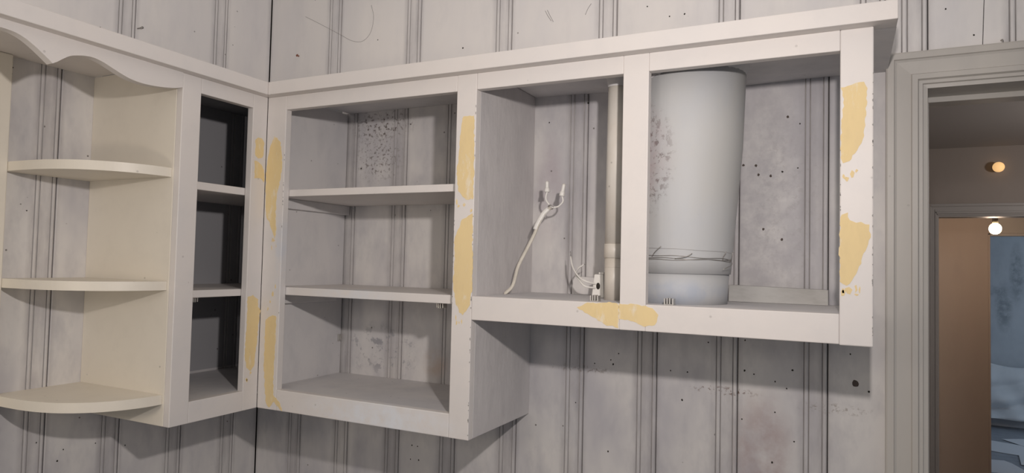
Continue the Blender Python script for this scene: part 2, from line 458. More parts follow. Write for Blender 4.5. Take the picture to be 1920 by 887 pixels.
def board_profile(wd, beads=True):
    """(along, depth, face material, grime) points of a board's cross-section, front at depth 0, joint on the far side"""
    g = 0.0011
    pts = [(g, 0.0016, 0, .8), (g + 0.002, 0, 0, .7), (g + 0.012, 0, 0, 0)]
    if beads:
        for off in (0.0475, 0.0375, 0.0105):
            e = wd - off
            if off == 0.0475:
                pts += [(e - 0.016, 0, 0, 0)]
            if off == 0.0105:
                pts += [(e - 0.012, 0, 0, .45)]
            pts += [(e - 0.0014, 0, 1, 1), (e, 0.0030, 1, 1), (e + 0.0014, 0, 0, .8)]
            if off != 0.0375:
                pts += [(e + 0.005, -0.0006, 0, .5)]
    else:
        pts += [(wd - 0.02, 0, 0, 0)]
    pts += [(wd - g - 0.0018, 0, 1, 1), (wd - g, 0.0022, 1, 1)]
    return pts


def board_mesh(wd, h, beads=True, mat=None):
    pr = board_profile(wd, beads)
    n = len(pr)
    ring = [(q[0], q[1]) for q in pr] + [(pr[-1][0], BT), (pr[0][0], BT)]
    k = len(ring)
    v = [(a, d, 0) for a, d in ring] + [(a, d, h) for a, d in ring]
    f = [(i, (i + 1) % k, k + (i + 1) % k, k + i) for i in range(k)]
    fm = [pr[i][2] if i < n - 1 else 0 for i in range(n)] + [0, 0]
    me = bpy.data.meshes.new('board')
    me.from_pydata(v, [], f)
    me.materials.append(mat)
    me.materials.append(m_groove)
    bm = bmesh.new()
    bm.from_mesh(me)
    bm.faces.ensure_lookup_table()
    for i, q in enumerate(bm.faces):
        q.material_index = fm[i]
    bmesh.ops.recalc_face_normals(bm, faces=bm.faces)
    bm.to_mesh(me)
    bm.free()
    at = me.attributes.new('grime', 'FLOAT', 'POINT')
    gr = [q[3] for q in pr] + [0, 0]
    at.data.foreach_set('value', gr + gr)
    return me


BOARD_CACHE = {}


def board(wall, start, wd, z0, z1, beads=True):
    mat = m_upper if z0 >= ZJ else m_wall
    key = (round(wd, 4), round(z1 - z0, 4), beads, mat.name)
    if key not in BOARD_CACHE:
        BOARD_CACHE[key] = board_mesh(wd, z1 - z0, beads, mat)
    o = bpy.data.objects.new('board', BOARD_CACHE[key])
    COL.objects.link(o)
    o.parent = wall
    if wall is wall_back:
        o.location = (start, 0, z0 + H)
    else:                                  # left wall: along +y, front faces +x
        o.location = (0, start, z0 + H)
        o.rotation_euler = (0, 0, math.radians(90))
    return o


ZJ = 0.500                                 # height where the narrow boards end and the wide ones begin
P = 0.1875
for k in range(9):
    board(wall_back, k * P, P, FLOOR, ZJ)
board(wall_back, 9 * P, 1.80 - 9 * P + 0.04, FLOOR, ZJ, False)
for k in range(6):
    board(wall_back, k * 0.2995, 0.2995, ZJ, CEIL)
board(wall_back, 1.797, 0.078, ZJ, CEIL)
for k in range(5):
    board(wall_back, 1.875 + k * P, P, ZJ, CEIL)
board(wall_back, 2.69, 0.1225, FLOOR, ZJ)
for k in range(2):
    board(wall_back, 2.8125 + k * P, P, FLOOR, ZJ)

board(wall_left, -0.094, 0.094, FLOOR, ZJ, False)
for k in range(4):
    board(wall_left, -0.094 - (k + 1) * P, P, FLOOR, ZJ)
board(wall_left, -0.175, 0.175, ZJ, CEIL, False)
for k in range(9):
    board(wall_left, -0.175 - (k + 1) * 0.2995, 0.2995, ZJ, CEIL)
for k in range(6):
    board(wall_left, -1.70 - (k + 1) * P, P, FLOOR, ZJ)
for k in range(4):
    board(wall_left, WY1 + 0.02 - (k + 1) * 0.2, 0.2, FLOOR, WZ0 - 0.02)


def hole(wall, a, z, r, mat=None, name='nail_hole', seed=0):
    rnd = random.Random(int(a * 9999) + int(z * 7777) + seed)
    n = 9
    ring = [(math.cos(2 * math.pi * i / n) * r * rnd.uniform(.75, 1.2), math.sin(2 * math.pi * i / n) * r * rnd.uniform(.8, 1.35)) for i in range(n)]
    if wall is wall_back:
        v = [(a + p, -0.0004, z + q) for p, q in ring] + [(a + p, 0.0012, z + q) for p, q in ring]
    else:
        v = [(0.0004, a + p, z + q) for p, q in ring] + [(-0.0012, a + p, z + q) for p, q in ring]
    f = [tuple(range(n)), tuple(range(2 * n - 1, n - 1, -1))] + [(i, (i + 1) % n, n + (i + 1) % n, n + i) for i in range(n)]
    return link(name, v, f, mat or m_hole, wall)


for i, (a, z) in enumerate(HOLES_BACK):
    hole(wall_back, a, z, 0.0017 if i % 3 else 0.0022)
for i, (a, z) in enumerate(HOLES_LEFT):
    hole(wall_left, a, z, 0.0022 if i == 1 else 0.0016)
for a, z in ((1.6035, 0.3945), (1.5085, 0.289), (1.5360, 0.2865), (1.5420, 0.2655), (1.5680, 0.2620), (1.5530, 0.1400), (1.5925, 0.1165)):
    hole(wall_back, a, z, 0.0028, m_knot, 'paint_chip')
hole(wall_back, 1.7416, -0.1917, 0.0075, m_knot, 'wood_knot')
hole(wall_back, 0.119, 0.7087, 0.0045, m_rust, 'paint_chip')
hole(wall_back, 0.126, 0.7055, 0.003, m_rust, 'paint_chip', 3)
tube('nail', wall_left, m_wire, [(-0.002, -0.4685, 0.661), (0.020, -0.4685, 0.661)], 0.0016)
tube('nail_head', wall_left, m_wire, [(0.019, -0.4685, 0.661), (0.021, -0.4685, 0.661)], 0.0034)
tube('wall_hook', wall_back, m_wire, [(2.001, 0.002, 0.520), (2.001, -0.012, 0.517), (2.001, -0.014, 0.508), (2.001, -0.006, 0.500)], 0.0016)
tube('pencil_mark', wall_back, m_pencil, [(0.150, -0.0003, 0.832), (0.20, -0.0003, 0.806), (0.245, -0.0003, 0.782), (0.30, -0.0003, 0.752), (0.345, -0.0003, 0.728),
     (0.385, -0.0003, 0.722), (0.415, -0.0003, 0.745), (0.425, -0.0003, 0.79), (0.415, -0.0003, 0.83)], 0.0005, 5)
tube('board_crack', wall_back, m_joint, [(1.9735, 0.0004, 0.62), (1.9722, 0.0004, 0.585), (1.9712, 0.0004, 0.55), (1.9698, 0.0004, 0.505)], 0.0009, 5)
for q in ([(0.998, 0.727), (1.006, 0.712), (1.016, 0.697)], [(1.004, 0.728), (1.012, 0.712), (1.022, 0.694)], [(1.128, 0.727), (1.119, 0.715), (1.112, 0.70)]):
    tube('scratch', wall_back, m_pencil, [(a, -0.0002, b) for a, b in q], 0.0006, 5)

# ------------------------------------------------------------------ kitchen doorway: stepped casing and jamb
CAS = [(0.0, 0.0), (0.0, -0.024), (0.003, -0.026), (0.0145, -0.026), (0.016, -0.0225), (0.020, -0.0205), (0.046, -0.019), (0.048, -0.0225),
       (0.058, -0.0225), (0.0605, -0.0165), (0.067, -0.0165), (0.0685, -0.0115), (0.0765, -0.0105), (0.0765, 0.0)]


def casing(name, parent, path, mat, prof=CAS, plane_y=0.0):
    """sweep the casing profile along one straight member; path gives start/end of its outer edge and inward direction, ends mitred"""
    (ax, az), (bx, bz), (ix, iz), (m0, m1) = path
    v, n = [], len(prof)
    L = math.hypot(bx - ax, bz - az)
    dx, dz = (bx - ax) / L, (bz - az) / L
    for (px, pz), mm in (((ax, az), m0), ((bx, bz), -m1)):
        for o, d in prof:
            v.append((px + ix * o + dx * o * mm, plane_y + d, pz + iz * o + dz * o * mm))
    f = [(i, (i + 1) % n, n + (i + 1) % n, n + i) for i in range(n)] + [tuple(range(n)), tuple(range(2 * n - 1, n - 1, -1))]
    o = link(name, v, f, mat, parent)
    bm = bmesh.new()
    bm.from_mesh(o.data)
    bmesh.ops.triangulate(bm, faces=[q for q in bm.faces if len(q.verts) > 4])
    bm.to_mesh(o.data)
    bm.free()
    return o


CW = 0.0765
trim_1 = tag(empty('trim_1', (DX0, 0, FLOOR)), kind='structure')
casing('casing_leg', trim_1, ((DX0 - CW, FLOOR), (DX0 - CW, DZ + CW), (1, 0), (0, 1)), m_casing)
casing('casing_head', trim_1, ((DX0 - CW, DZ + CW), (DX1 + CW, DZ + CW), (0, -1), (1, 1)), m_casing)
casing('casing_leg', trim_1, ((DX1 + CW, FLOOR), (DX1 + CW, DZ + CW), (-1, 0), (0, 1)), m_casing)
box('jamb', trim_1, m_casing, DX0 - 0.012, DX0, 0.0, 0.135, FLOOR, DZ, 0.001)
box('jamb', trim_1, m_casing, DX1, DX1 + 0.012, 0.0, 0.135, FLOOR, DZ, 0.001)
box('jamb_head', trim_1, m_casing, DX0 - 0.012, DX1 + 0.012, 0.0, 0.135, DZ, DZ + 0.012, 0.001)
box('door_stop', trim_1, m_casing, DX0, DX1, 0.075, 0.125, DZ - 0.012, DZ, 0.001)
box('door_stop', trim_1, m_casing, DX0, DX0 + 0.010, 0.075, 0.125, FLOOR, DZ - 0.012, 0.001)

# ------------------------------------------------------------------ window beside the corner shelves (left of the picture)
window_1 = tag(empty('window_1', (0, WY1, WZ0)), kind='structure')
box('window_casing', window_1, m_cream, 0.0, 0.020, WY1, -0.7755, -0.70, 0.4980, 0.002)
box('window_casing', window_1, m_cream, 0.0, 0.020, WY0 - 0.09, WY0, -0.70, 0.4980, 0.002)
box('window_casing', window_1, m_cream, 0.0, 0.020, WY0, WY1, WZ1, 0.4980, 0.002)
box('window_sill', window_1, m_cream, -0.10, 0.045, WY0 - 0.0, WY1 + 0.0, WZ0 - 0.03, WZ0, 0.003)
for a, b in ((WY1 - 0.006, WY1 + 0.004), (WY0 - 0.004, WY0 + 0.006)):
    box('reveal_board', window_1, m_cream, -0.121, 0.0, a, b, WZ0, WZ1, 0)
box('reveal_board', window_1, m_cream, -0.121, 0.0, WY0, WY1, WZ1 - 0.006, WZ1 + 0.004, 0)
for a, b in ((WY0, WY0 + 0.045), (WY1 - 0.045, WY1), ((WY0 + WY1) / 2 - 0.02, (WY0 + WY1) / 2 + 0.02)):
    box('sash_stile', window_1, m_cream, -0.085, -0.045, a, b, WZ0, WZ1, 0.002)
for a, b in ((WZ0, WZ0 + 0.05), (WZ1 - 0.05, WZ1)):
    box('sash_rail', window_1, m_cream, -0.084, -0.046, WY0 + 0.045, WY1 - 0.045, a, b, 0.002)
for a, b in ((WY0 + 0.045, (WY0 + WY1) / 2 - 0.02), ((WY0 + WY1) / 2 + 0.02, WY1 - 0.045)):
    box('pane', window_1, m_glass, -0.067, -0.063, a, b, WZ0 + 0.05, WZ1 - 0.05, 0)

# ------------------------------------------------------------------ left cabinet with the curved end shelves
YL, YO1, YO2 = -0.578, -0.5275, -0.3683
lc = thing('wall_cabinet', (DL / 2, -0.45, ZB), 'narrow doorless white cabinet on the left wall with curved open end shelves', 'cabinet')
XB = DL - FT
box('stile', lc, m_frame, XB, DL, YL, YO1, ZB, CB)
box('stile', lc, m_frame, XB, DL, YO2, -DB, ZB, CB)
box('top_rail', lc, m_frame, XB, DL, YO1, YO2, ZOT, CB)
box('bottom_rail', lc, m_frame, XB, DL, YO1, YO2, ZB, ZOB - 0.003)
box('side_panel', lc, m_cream, 0.0, XB - 0.0006, YL, YL + 0.02, ZB, 0.4985)
tag(box('bottom_panel', lc, m_inside, 0.0, XB, YL + 0.02, -0.0, ZOB - 0.022, ZOB - 0.004), 'grey dusty cabinet bottom')
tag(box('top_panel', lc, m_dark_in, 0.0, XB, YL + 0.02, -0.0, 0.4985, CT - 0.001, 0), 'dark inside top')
for z0, z1 in ((0.2105, 0.2300), (-0.0515, -0.0335)):
    box('shelf', lc, m_frame, 0.0, XB - 0.002, YL + 0.02, -0.001, z0, z1)


def catch(parent, x, y, z, s=1.0, up=1, name='door_catch', ax='x'):
    """small two-pronged steel roller catch"""
    def b(a0, a1, b0, b1, c0, c1):
        c0, c1 = sorted((up * c0, up * c1))
        if ax == 'x':
            return (x + a0 * s, x + a1 * s, y + b0 * s, y + b1 * s, z + c0 * s, z + c1 * s)
        return (x + b0 * s, x + b1 * s, y + a0 * s, y + a1 * s, z + c0 * s, z + c1 * s)
    c = tag(boxes(name, parent, m_steel, [b(-.009, .009, -.010, .010, 0, .0015), b(-.009, -.0065, -.010, .008, .0015, .012), b(.0065, .009, -.010, .008, .0015, .012),
                                          b(-.0035, -.0012, -.012, .006, .0015, .013), b(.0012, .0035, -.012, .006, .0015, .013)], 0.0004), 'small steel door catch')
    return c


catch(lc, 0.298, -0.497, -0.0515, 0.9, -1, ax='y')

SHELF = [(0.0, YL - 0.0004), (0.3085, YL - 0.0004), (0.3080, -0.600), (0.3035, -0.628), (0.293, -0.660), (0.278, -0.688), (0.258, -0.713), (0.231, -0.736),
         (0.198, -0.754), (0.160, -0.766), (0.115, -0.773), (0.06, -0.7752), (0.0205, -0.7753)]
SHELF = [SHELF[0]] + [tuple(p)[:2] for p in smooth_path([(a, b, 0) for a, b in SHELF[1:]], 4)] + [(0.0, -0.7753)]
for z0, z1 in ((0.2325, 0.2535), (-0.0315, -0.0110), (-0.2945, -0.2725)):
    prism('curved_shelf', lc, m_cream, SHELF, 'z', z0, z1, 0.0015)

# ------------------------------------------------------------------ scalloped valance
VAL = [(-0.5784, 0.4413), (-0.5976, 0.4352), (-0.6203, 0.4309), (-0.6428, 0.4278), (-0.6646, 0.426), (-0.686, 0.4261), (-0.7069, 0.4287), (-0.7274, 0.4342),
       (-0.7476, 0.4413), (-0.7672, 0.4480), (-0.7861, 0.4518), (-0.8021, 0.4510), (-0.8183, 0.4474), (-0.8338, 0.442), (-0.8473, 0.4324), (-0.8571, 0.4242)]
VAL2 = [(-0.8807, 0.429), (-0.8974, 0.4408), (-0.9137, 0.4504), (-0.9295, 0.4566), (-0.9448, 0.4590), (-0.9620, 0.4595)]
half = [tuple(p)[:2] for p in smooth_path([(a, b, 0) for a, b in VAL], 3)] + [(-0.8661, 0.4181)] + [tuple(p)[:2] for p in smooth_path([(a, b, 0) for a, b in VAL2], 3)]
vmid = -1.262
val = half + [(2 * vmid - a, b) for a, b in reversed(half)]
v0 = prism('scalloped_valance', None, m_frame, [(val[0][0], CB)] + val + [(val[-1][0], CB)], 'x', DL - 0.02, DL)
tag(v0, 'white scalloped valance board hanging under the cornice at upper left', 'valance')

# ------------------------------------------------------------------ tall open cabinet in the corner of the back wall
XO1, XO2, XP = 0.4021, 0.9236, 0.975
YB = -DB + FT
tc = thing('wall_cabinet', (0.65, -0.16, ZB), 'tall doorless white cabinet with two inner shelves in the corner of the back wall', 'cabinet')
box('stile', tc, m_frame, DL + 0.0003, XO1, -DB, YB, ZB, CB)
box('stile', tc, m_frame, XO2, XP, -DB, YB, ZB, CB)
box('top_rail', tc, m_frame, XO1, XO2, -DB, YB, ZOT, CB)
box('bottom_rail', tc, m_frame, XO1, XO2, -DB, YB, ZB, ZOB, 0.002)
tag(box('side_panel', tc, m_inside, XB + 0.001, 0.343, YB, -0.006, ZOB - 0.02, 0.4945), 'grey inner side panel')
tag(box('side_panel', tc, m_crackle, XO2 + 0.022, XP, YB, -0.0002, ZB, 0.4945), 'outer side panel with crackled paint')
tag(box('bottom_panel', tc, m_inside, 0.343, XO2 + 0.022, YB, 0.0, ZOB - 0.020, ZOB - 0.003), 'pale grey cabinet bottom')
tag(box('top_panel', tc, m_inside, XB + 0.03, XP, YB, 0.0, 0.4985, CT - 0.001), 'grey inside top')
box('shelf', tc, m_frame, 0.3435, XO2 + 0.0215, YB + 0.001, -0.001, 0.2120, 0.2300)
box('shelf', tc, m_frame, 0.3435, XO2 + 0.0215, YB + 0.001, -0.001, -0.0475, -0.0270)
tag(box('shelf_cleat', tc, m_inside, 0.3432, 0.360, -0.297, -0.004, 0.1845, 0.2119), 'grey shelf support strip')
tag(box('shelf_cleat', tc, m_inside, 0.3432, 0.360, -0.297, -0.050, -0.0740, -0.0476), 'grey shelf support strip')
catch(tc, 0.867, -0.270, -0.0475, 1.0, -1)
tag(boxes('clip', tc, m_steel, [(0.343, 0.349, -0.022, -0.008, -0.198, -0.178), (0.349, 0.352, -0.019, -0.011, -0.194, -0.182)], 0.001), 'small steel clip on the side panel')

# ------------------------------------------------------------------ right cabinet (open, round the exhaust duct)
XS1, XS2, XR1, XR2 = 1.3156, 1.3685, 1.712, 1.7645
rc = thing('wall_cabinet', (1.36, -0.16, ZRB), 'shallow doorless white cabinet on the right with two openings around a round duct', 'cabinet')
box('stile', rc, m_frame, XS1, XS2, -DB, YB, ZRB, CB)
box('stile', rc, m_frame, XR1, XR2, -DB, YB, ZRB - 0.0015, CB, 0.002)
box('top_rail', rc, m_frame, XP + 0.0003, XS1, -DB, YB, ZOT, CB)
box('top_rail', rc, m_frame, XS2, XR1, -DB, YB, ZOT, CB)
box('bottom_rail', rc, m_frame, XP + 0.0003, XS1, -DB, YB, ZRB, ZS)
box('bottom_rail', rc, m_frame, XS2, XR1, -DB, YB, ZRB, ZS)
tag(box('bottom_shelf', rc, m_inside, XP + 0.0003, 1.752, YB, 0.0, ZS - 0.02, ZS), 'dusty grey bottom shelf')
nseg = 14
sv, sf = [], []
for i in range(nseg + 1):
    x = XP + 0.0003 + (1.800 - XP) * i / nseg
    t = (x - XP) / (1.80 - XP)
    zl = 0.4945 - 0.0185 * min(1, t / 0.6) + 0.0025 * math.sin(t * 9)
    if x > 1.70:
        zl = CB + 0.0005
    for y in (YB, 0.0):
        sv += [(x, y, zl), (x, y, CT - 0.001)]
for i in range(nseg):
    a, b = i * 4, i * 4 + 4
    sf += [(a, a + 2, b + 2, b), (a + 1, b + 1, b + 3, a + 3), (a, b, b + 1, a + 1), (a + 2, a + 3, b + 3, b + 2)]
sf += [(0, 1, 3, 2), (nseg * 4, nseg * 4 + 2, nseg * 4 + 3, nseg * 4 + 1)]
tag(link('top_panel', sv, sf, m_inside, rc), 'grey sagging inside top')
catch(rc, 1.2520, -0.283, ZS, 1.0)
catch(rc, 1.4085, -0.287, ZS, 1.05)

# ------------------------------------------------------------------ cornice over all cabinets
co = thing('cornice', (DL, -DB, CB), 'long white square-edged cornice board running along the tops of all cabinets', 'cornice')
T = 0.026
prism('cornice_board', co, m_frame, [(DL + T, -DB - T), (1.800, -DB - T), (1.800, YB), (XB, YB)], 'z', CB, CT, 0.0015)
prism('cornice_board', co, m_frame, [(DL + T, -DB - T), (XB, YB), (XB, -1.96), (DL + T, -1.96)], 'z', CB, CT, 0.0015)
tag(box('soffit_board', co, m_frame, 0.0, XB - 0.0005, -1.96, YL - 0.0005, 0.4985, CT - 0.001, 0.001), 'white board over the open end shelves')

# ------------------------------------------------------------------ yellow filler patches on the face frames


def patch(name, parent, pts, plane, seed):
    rnd = random.Random(seed)
    out = []
    n = len(pts)
    for i in range(n):
        a, b = Vector((*pts[i], 0)), Vector((*pts[(i + 1) % n], 0))
        L = (b - a).length
        k = max(1, int(L / 0.0055))
        nrm = Vector((b.y - a.y, a.x - b.x, 0)).normalized() if L else Vector((0, 0, 0))
        for j in range(k):
            out.append(a.lerp(b, j / k) + nrm * rnd.uniform(-0.0016, 0.0016))
    if plane == 'x':
        v = [(DL + 0.0005, p.x, p.y) for p in out] + [(DL - 0.0008, p.x, p.y) for p in out]
    else:
        v = [(p.x, -DB - 0.0005, p.y) for p in out] + [(p.x, -DB + 0.0008, p.y) for p in out]
    n = len(out)
    f = [tuple(range(n)), tuple(range(2 * n - 1, n - 1, -1))] + [(i, (i + 1) % n, n + (i + 1) % n, n + i) for i in range(n)]
    o = link(name, v, f, m_filler, parent)
    bm = bmesh.new()
    bm.from_mesh(o.data)
    bmesh.ops.triangulate(bm, faces=[q for q in bm.faces if len(q.verts) > 4])
    bm.to_mesh(o.data)
    bm.free()
    return tag(o, 'patch of sanded yellow filler')


frnd = random.Random(21)
for k in list(PATCH):                          # flecks of filler round the ragged lower ends of the patches
    zs = [q[1] for q in PATCH[k]]
    if max(zs) - min(zs) < 0.09:
        continue
    lo = min(zs)
    xs = [q[0] for q in PATCH[k] if q[1] < lo + 0.04]
    lim = {'L': (-0.365, -0.324), 'T': (0.339, 0.399) if sum(xs) / len(xs) < 0.6 else (0.927, 0.972), 'R': (1.715, 1.76)}[k[0]]
    for j in range(4):
        a = min(max(frnd.uniform(min(xs) - 0.004, max(xs) + 0.004), lim[0] + 0.003), lim[1] - 0.003)
        z = lo - frnd.uniform(0.002, 0.028)
        if k == 'T2':
            z = -0.085 + 0.02 * j            # this patch ends at the frame's lower edge: its flecks lie above it
            a = 0.362 + 0.008 * j
        hw, hh = frnd.uniform(0.0012, 0.003), frnd.uniform(0.002, 0.007)
        PATCH[k + 'f%d' % j] = [(a - hw, z), (a - hw * .3, z + hh), (a + hw, z + hh * .4), (a + hw * .6, z - hh * .8), (a - hw * .5, z - hh)]
for i, (k, pts) in enumerate(PATCH.items()):
    patch('filler_patch', {'L': lc, 'T': tc, 'R': rc}[k[0]], pts, 'x' if k[0] == 'L' else 'y', i + 5)

# chipped paint along the worn edges of the stiles
rnd = random.Random(11)


def edge_chips(parent, x_edge, z0, z1, n, side):
    for _ in range(n):
        z, hgt, wdt = rnd.uniform(z0, z1), rnd.uniform(0.002, 0.007), rnd.uniform(0.0007, 0.0018)
        a, b = x_edge - side * 0.0006, x_edge - side * (0.0006 + wdt)
        pts = [(a, z), (a, z + hgt), (b, z + hgt * rnd.uniform(.55, .8)), (b, z + hgt * rnd.uniform(.2, .4))]
        v = [(p, -DB - 0.0004, q) for p, q in pts] + [(p, -DB + 0.0006, q) for p, q in pts]
        link('paint_chip', v, BOXF, m_chip, parent)


edge_chips(tc, XP, -0.335, 0.42, 26, 1)
edge_chips(tc, XO2, -0.06, 0.16, 10, -1)
edge_chips(tc, XO1, -0.10, 0.36, 10, 1)
edge_chips(rc, XR2, -0.07, 0.40, 24, 1)
edge_chips(rc, XR1, 0.02, 0.28, 10, -1)

# ------------------------------------------------------------------ things inside the right cabinet
du = thing('exhaust_duct', (1.400, -0.166, ZS), 'wide round painted exhaust duct standing behind the middle stile', 'duct')
lathe('upper_tube', du, m_duct, [(1.4027, -0.166, 0.1035, 0.036), (1.4040, -0.166, 0.1050, 0.070), (1.414, -0.166, 0.114, 0.300), (1.417, -0.166, 0.117, 0.470)], 64)
lathe('lower_collar', du, m_duct, [(1.400, -0.166, 0.1000, ZS), (1.4005, -0.166, 0.1005, 0.0), (1.402, -0.166, 0.1012, 0.040)], 64)


def duct_r(z):
    t = (z - 0.036) / (0.470 - 0.036)
    return 1.4027 + 0.0143 * t, 0.1035 + 0.0135 * t


def wrap(z0, z1, a0, a1, r, ph=0.0, n=26, wob=0.0012):
    pts = []
    for i in range(n + 1):
        t = i / n
        z = z0 + (z1 - z0) * t + wob * math.sin(t * 17 + ph)
        cx, rr = duct_r(z)
        a = math.radians(a0 + (a1 - a0) * t)
        pts.append((cx + (rr + r + 0.0006) * math.cos(a), -0.166 + (rr + r + 0.0006) * math.sin(a), z))
    return pts


for z0, z1, ph in ((0.0755, 0.0660, 0), (0.0690, 0.0630, 1.5), (0.0625, 0.0660, 3)):
    tag(tube('tie_wire', du, m_wire, wrap(z0, z1, -150, -5, 0.0007, ph), 0.0007, 5, n=2), 'thin wire wrapped round the duct')
tag(tube('tie_wire', du, m_wire, wrap(0.0900, 0.0800, -150, -5, 0.0003, 0, wob=0.0004), 0.0003, 5, n=2), 'thin wire line round the duct')
cx, rr = duct_r(0.066)
for pts in ([(cx + rr * 0.90, -0.166 - rr * 0.44, 0.063), (cx + rr * 0.92, -0.166 - rr * 0.50, 0.072), (cx + rr * 0.98, -0.166 - rr * 0.52, 0.0825)],
            [(cx + rr * 1.00, -0.166 - rr * 0.22, 0.062), (cx + rr * 1.05, -0.166 - rr * 0.30, 0.070), (cx + rr * 1.07, -0.166 - rr * 0.32, 0.082)],
            [(cx + rr * 1.02, -0.166 - rr * 0.25, 0.066), (cx + rr * 1.06, -0.166 - rr * 0.38, 0.056), (cx + rr * 0.92, -0.166 - rr * 0.55, 0.046)],
            [(cx - rr * 0.36, -0.166 - rr * 0.96, 0.070), (cx - rr * 0.28, -0.166 - rr * 1.02, 0.080), (cx - rr * 0.17, -0.166 - rr * 1.03, 0.0905)],
            [(cx + rr * 0.10, -0.166 - rr * 1.02, 0.066), (cx + rr * 0.30, -0.166 - rr * 1.02, 0.070), (cx + rr * 0.42, -0.166 - rr * 0.98, 0.077)]):
    tube('wire_end', du, m_wire, pts, 0.0008, 6, n=4)
tag(lathe('torn_skirt', du, m_inside, [(1.4135, -0.166, 0.1145, 0.435), (1.416, -0.166, 0.119, 0.462), (1.417, -0.166, 0.123, 0.4752)], 40, False), 'torn collar where the duct meets the top')

pi = thing('vent_pipe', (1.268, -0.205, ZS), 'slim off-white vertical plastic pipe beside the middle stile', 'pipe')
PX, PY, PR = 1.2668, -0.205, 0.0212
lathe('pipe_lower', pi, m_pipe, [(PX, PY, PR, ZS), (PX, PY, PR, 0.066)], 28)
lathe('pipe_coupling', pi, m_pipe, [(PX, PY, PR + 0.0005, 0.0655), (PX, PY, PR + 0.0022, 0.0665), (PX, PY, PR + 0.0016, 0.0960), (PX, PY, PR + 0.0004, 0.0968)], 28)
lathe('pipe_upper', pi, m_pipe, [(PX, PY, PR + 0.0004, 0.0966), (PX + 0.001, PY, PR + 0.0004, 0.300), (PX + 0.002, PY, PR + 0.0004, 0.4830)], 28)
lathe('joint_ring', pi, m_pipe, [(PX, PY, PR + 0.0002, 0.0455), (PX, PY, PR + 0.0007, 0.0458), (PX, PY, PR + 0.0002, 0.0462)], 28)
lathe('pipe_skirt', pi, m_inside, [(PX + 0.002, PY, PR + 0.0010, 0.4430), (PX + 0.002, PY, PR + 0.004, 0.462), (PX + 0.002, PY, PR + 0.012, 0.4830)], 28, False)

ca = thing('electrical_cable', (0.985, -0.165, ZS), 'stiff off-white electrical cable sticking up from the shelf with capped wires', 'cable')
tube('sheath', ca, m_cable, [(0.984, -0.169, ZS)] + [(a + 0.002, b, c) for a, b, c in CABLE], 0.0050, 12, flat=0.75)
tag(tube('tape_sleeve', ca, m_nut, [(1.0435, -0.1345, 0.1325), (1.0475, -0.1304, 0.1465), (1.058, -0.1227, 0.1704), (1.069, -0.117, 0.184)], 0.0066, 12, flat=0.8), 'white tape sleeve')
tag(tube('twisted_strands', ca, m_wire, [(1.068, -0.1165, 0.190), (1.074, -0.119, 0.1935), (1.082, -0.117, 0.1895), (1.078, -0.113, 0.184), (1.070, -0.115, 0.1865), (1.073, -0.118, 0.193)], 0.0012, 6), 'knot of bare strands')
tube('insulated_wire', ca, m_nut, W1, 0.0022, 8)
tube('insulated_wire', ca, m_nut, W2, 0.0022, 8)
for N in (N1, N2):
    a, b = Vector(N[0]), Vector(N[1])
    nut = tube('wire_nut', ca, m_nut, [a, a.lerp(b, .3), a.lerp(b, .55), b], lambda t: 0.0064 - 0.0018 * min(1, t * 1.6) + (0.0009 if t < 0.42 else 0), 12)
    tag(nut, 'white screw-on wire cap')
    tube('cap_tip', nut, m_cable, [b - (b - a) * 0.02, b + (b - a) * 0.05], 0.0036, 10)

ob = thing('junction_box', (1.207, -0.125, ZS), 'small white plastic junction box with loose wires on the low shelf', 'junction box')
bx = prism('box_body', ob, m_nut, [(1.1905, ZS), (1.2205, ZS), (1.2185, 0.0285), (1.1965, 0.0278)], 'y', -0.135, -0.105, 0.0015)
tube('knockout', ob, m_hole, [(1.2065, -0.1357, 0.0008), (1.2065, -0.1340, 0.0008)], 0.0046, 14, flat=1.7)
box('top_tab', ob, m_nut, 1.205, 1.217, -0.128, -0.112, 0.0286, 0.0330, 0.0006)
box('tab_post', ob, m_steel, 1.209, 1.213, -0.122, -0.118, 0.0284, 0.0287, 0)
tube('insulated_wire', ob, m_nut, [(1.2062, -0.130, 0.004)] + BW1[1:], 0.0022, 8)
tube('insulated_wire', ob, m_nut, [(1.2051, -0.130, -0.004)] + BW2[1:], 0.0022, 8)
tube('frayed_end', ob, m_wire, [BW1[-1], (BW1[-1][0] - 0.001, BW1[-1][1], BW1[-1][2] + 0.012)], 0.0008, 6)
tube('frayed_end', ob, m_wire, [BW2[-1], (BW2[-1][0] + 0.006, BW2[-1][1], BW2[-1][2] + 0.003)], 0.0008, 6)

b1 = prism('wood_block', None, m_wall, [(1.0992, ZS), (1.157, ZS), (1.1565, 0.0187), (1.102, 0.0192), (1.0975, 0.012), (1.1000, 0.002), (1.0972, -0.012)], 'y', -0.022, -0.0012, 0.0012)
tag(b1, 'small whitish wood offcut against the wall behind the loose wires', 'wood block')
b2 = prism('wood_cleat', None, m_block, [(1.4835, ZS + 0.0003), (1.689, ZS + 0.0003), (1.6885, 0.0075), (1.640, 0.0085), (1.484, 0.0118)], 'y', -0.040, -0.018, 0.0015)
tag(b2, 'scratched grey wooden strip lying on the shelf right of the duct', 'wood strip')

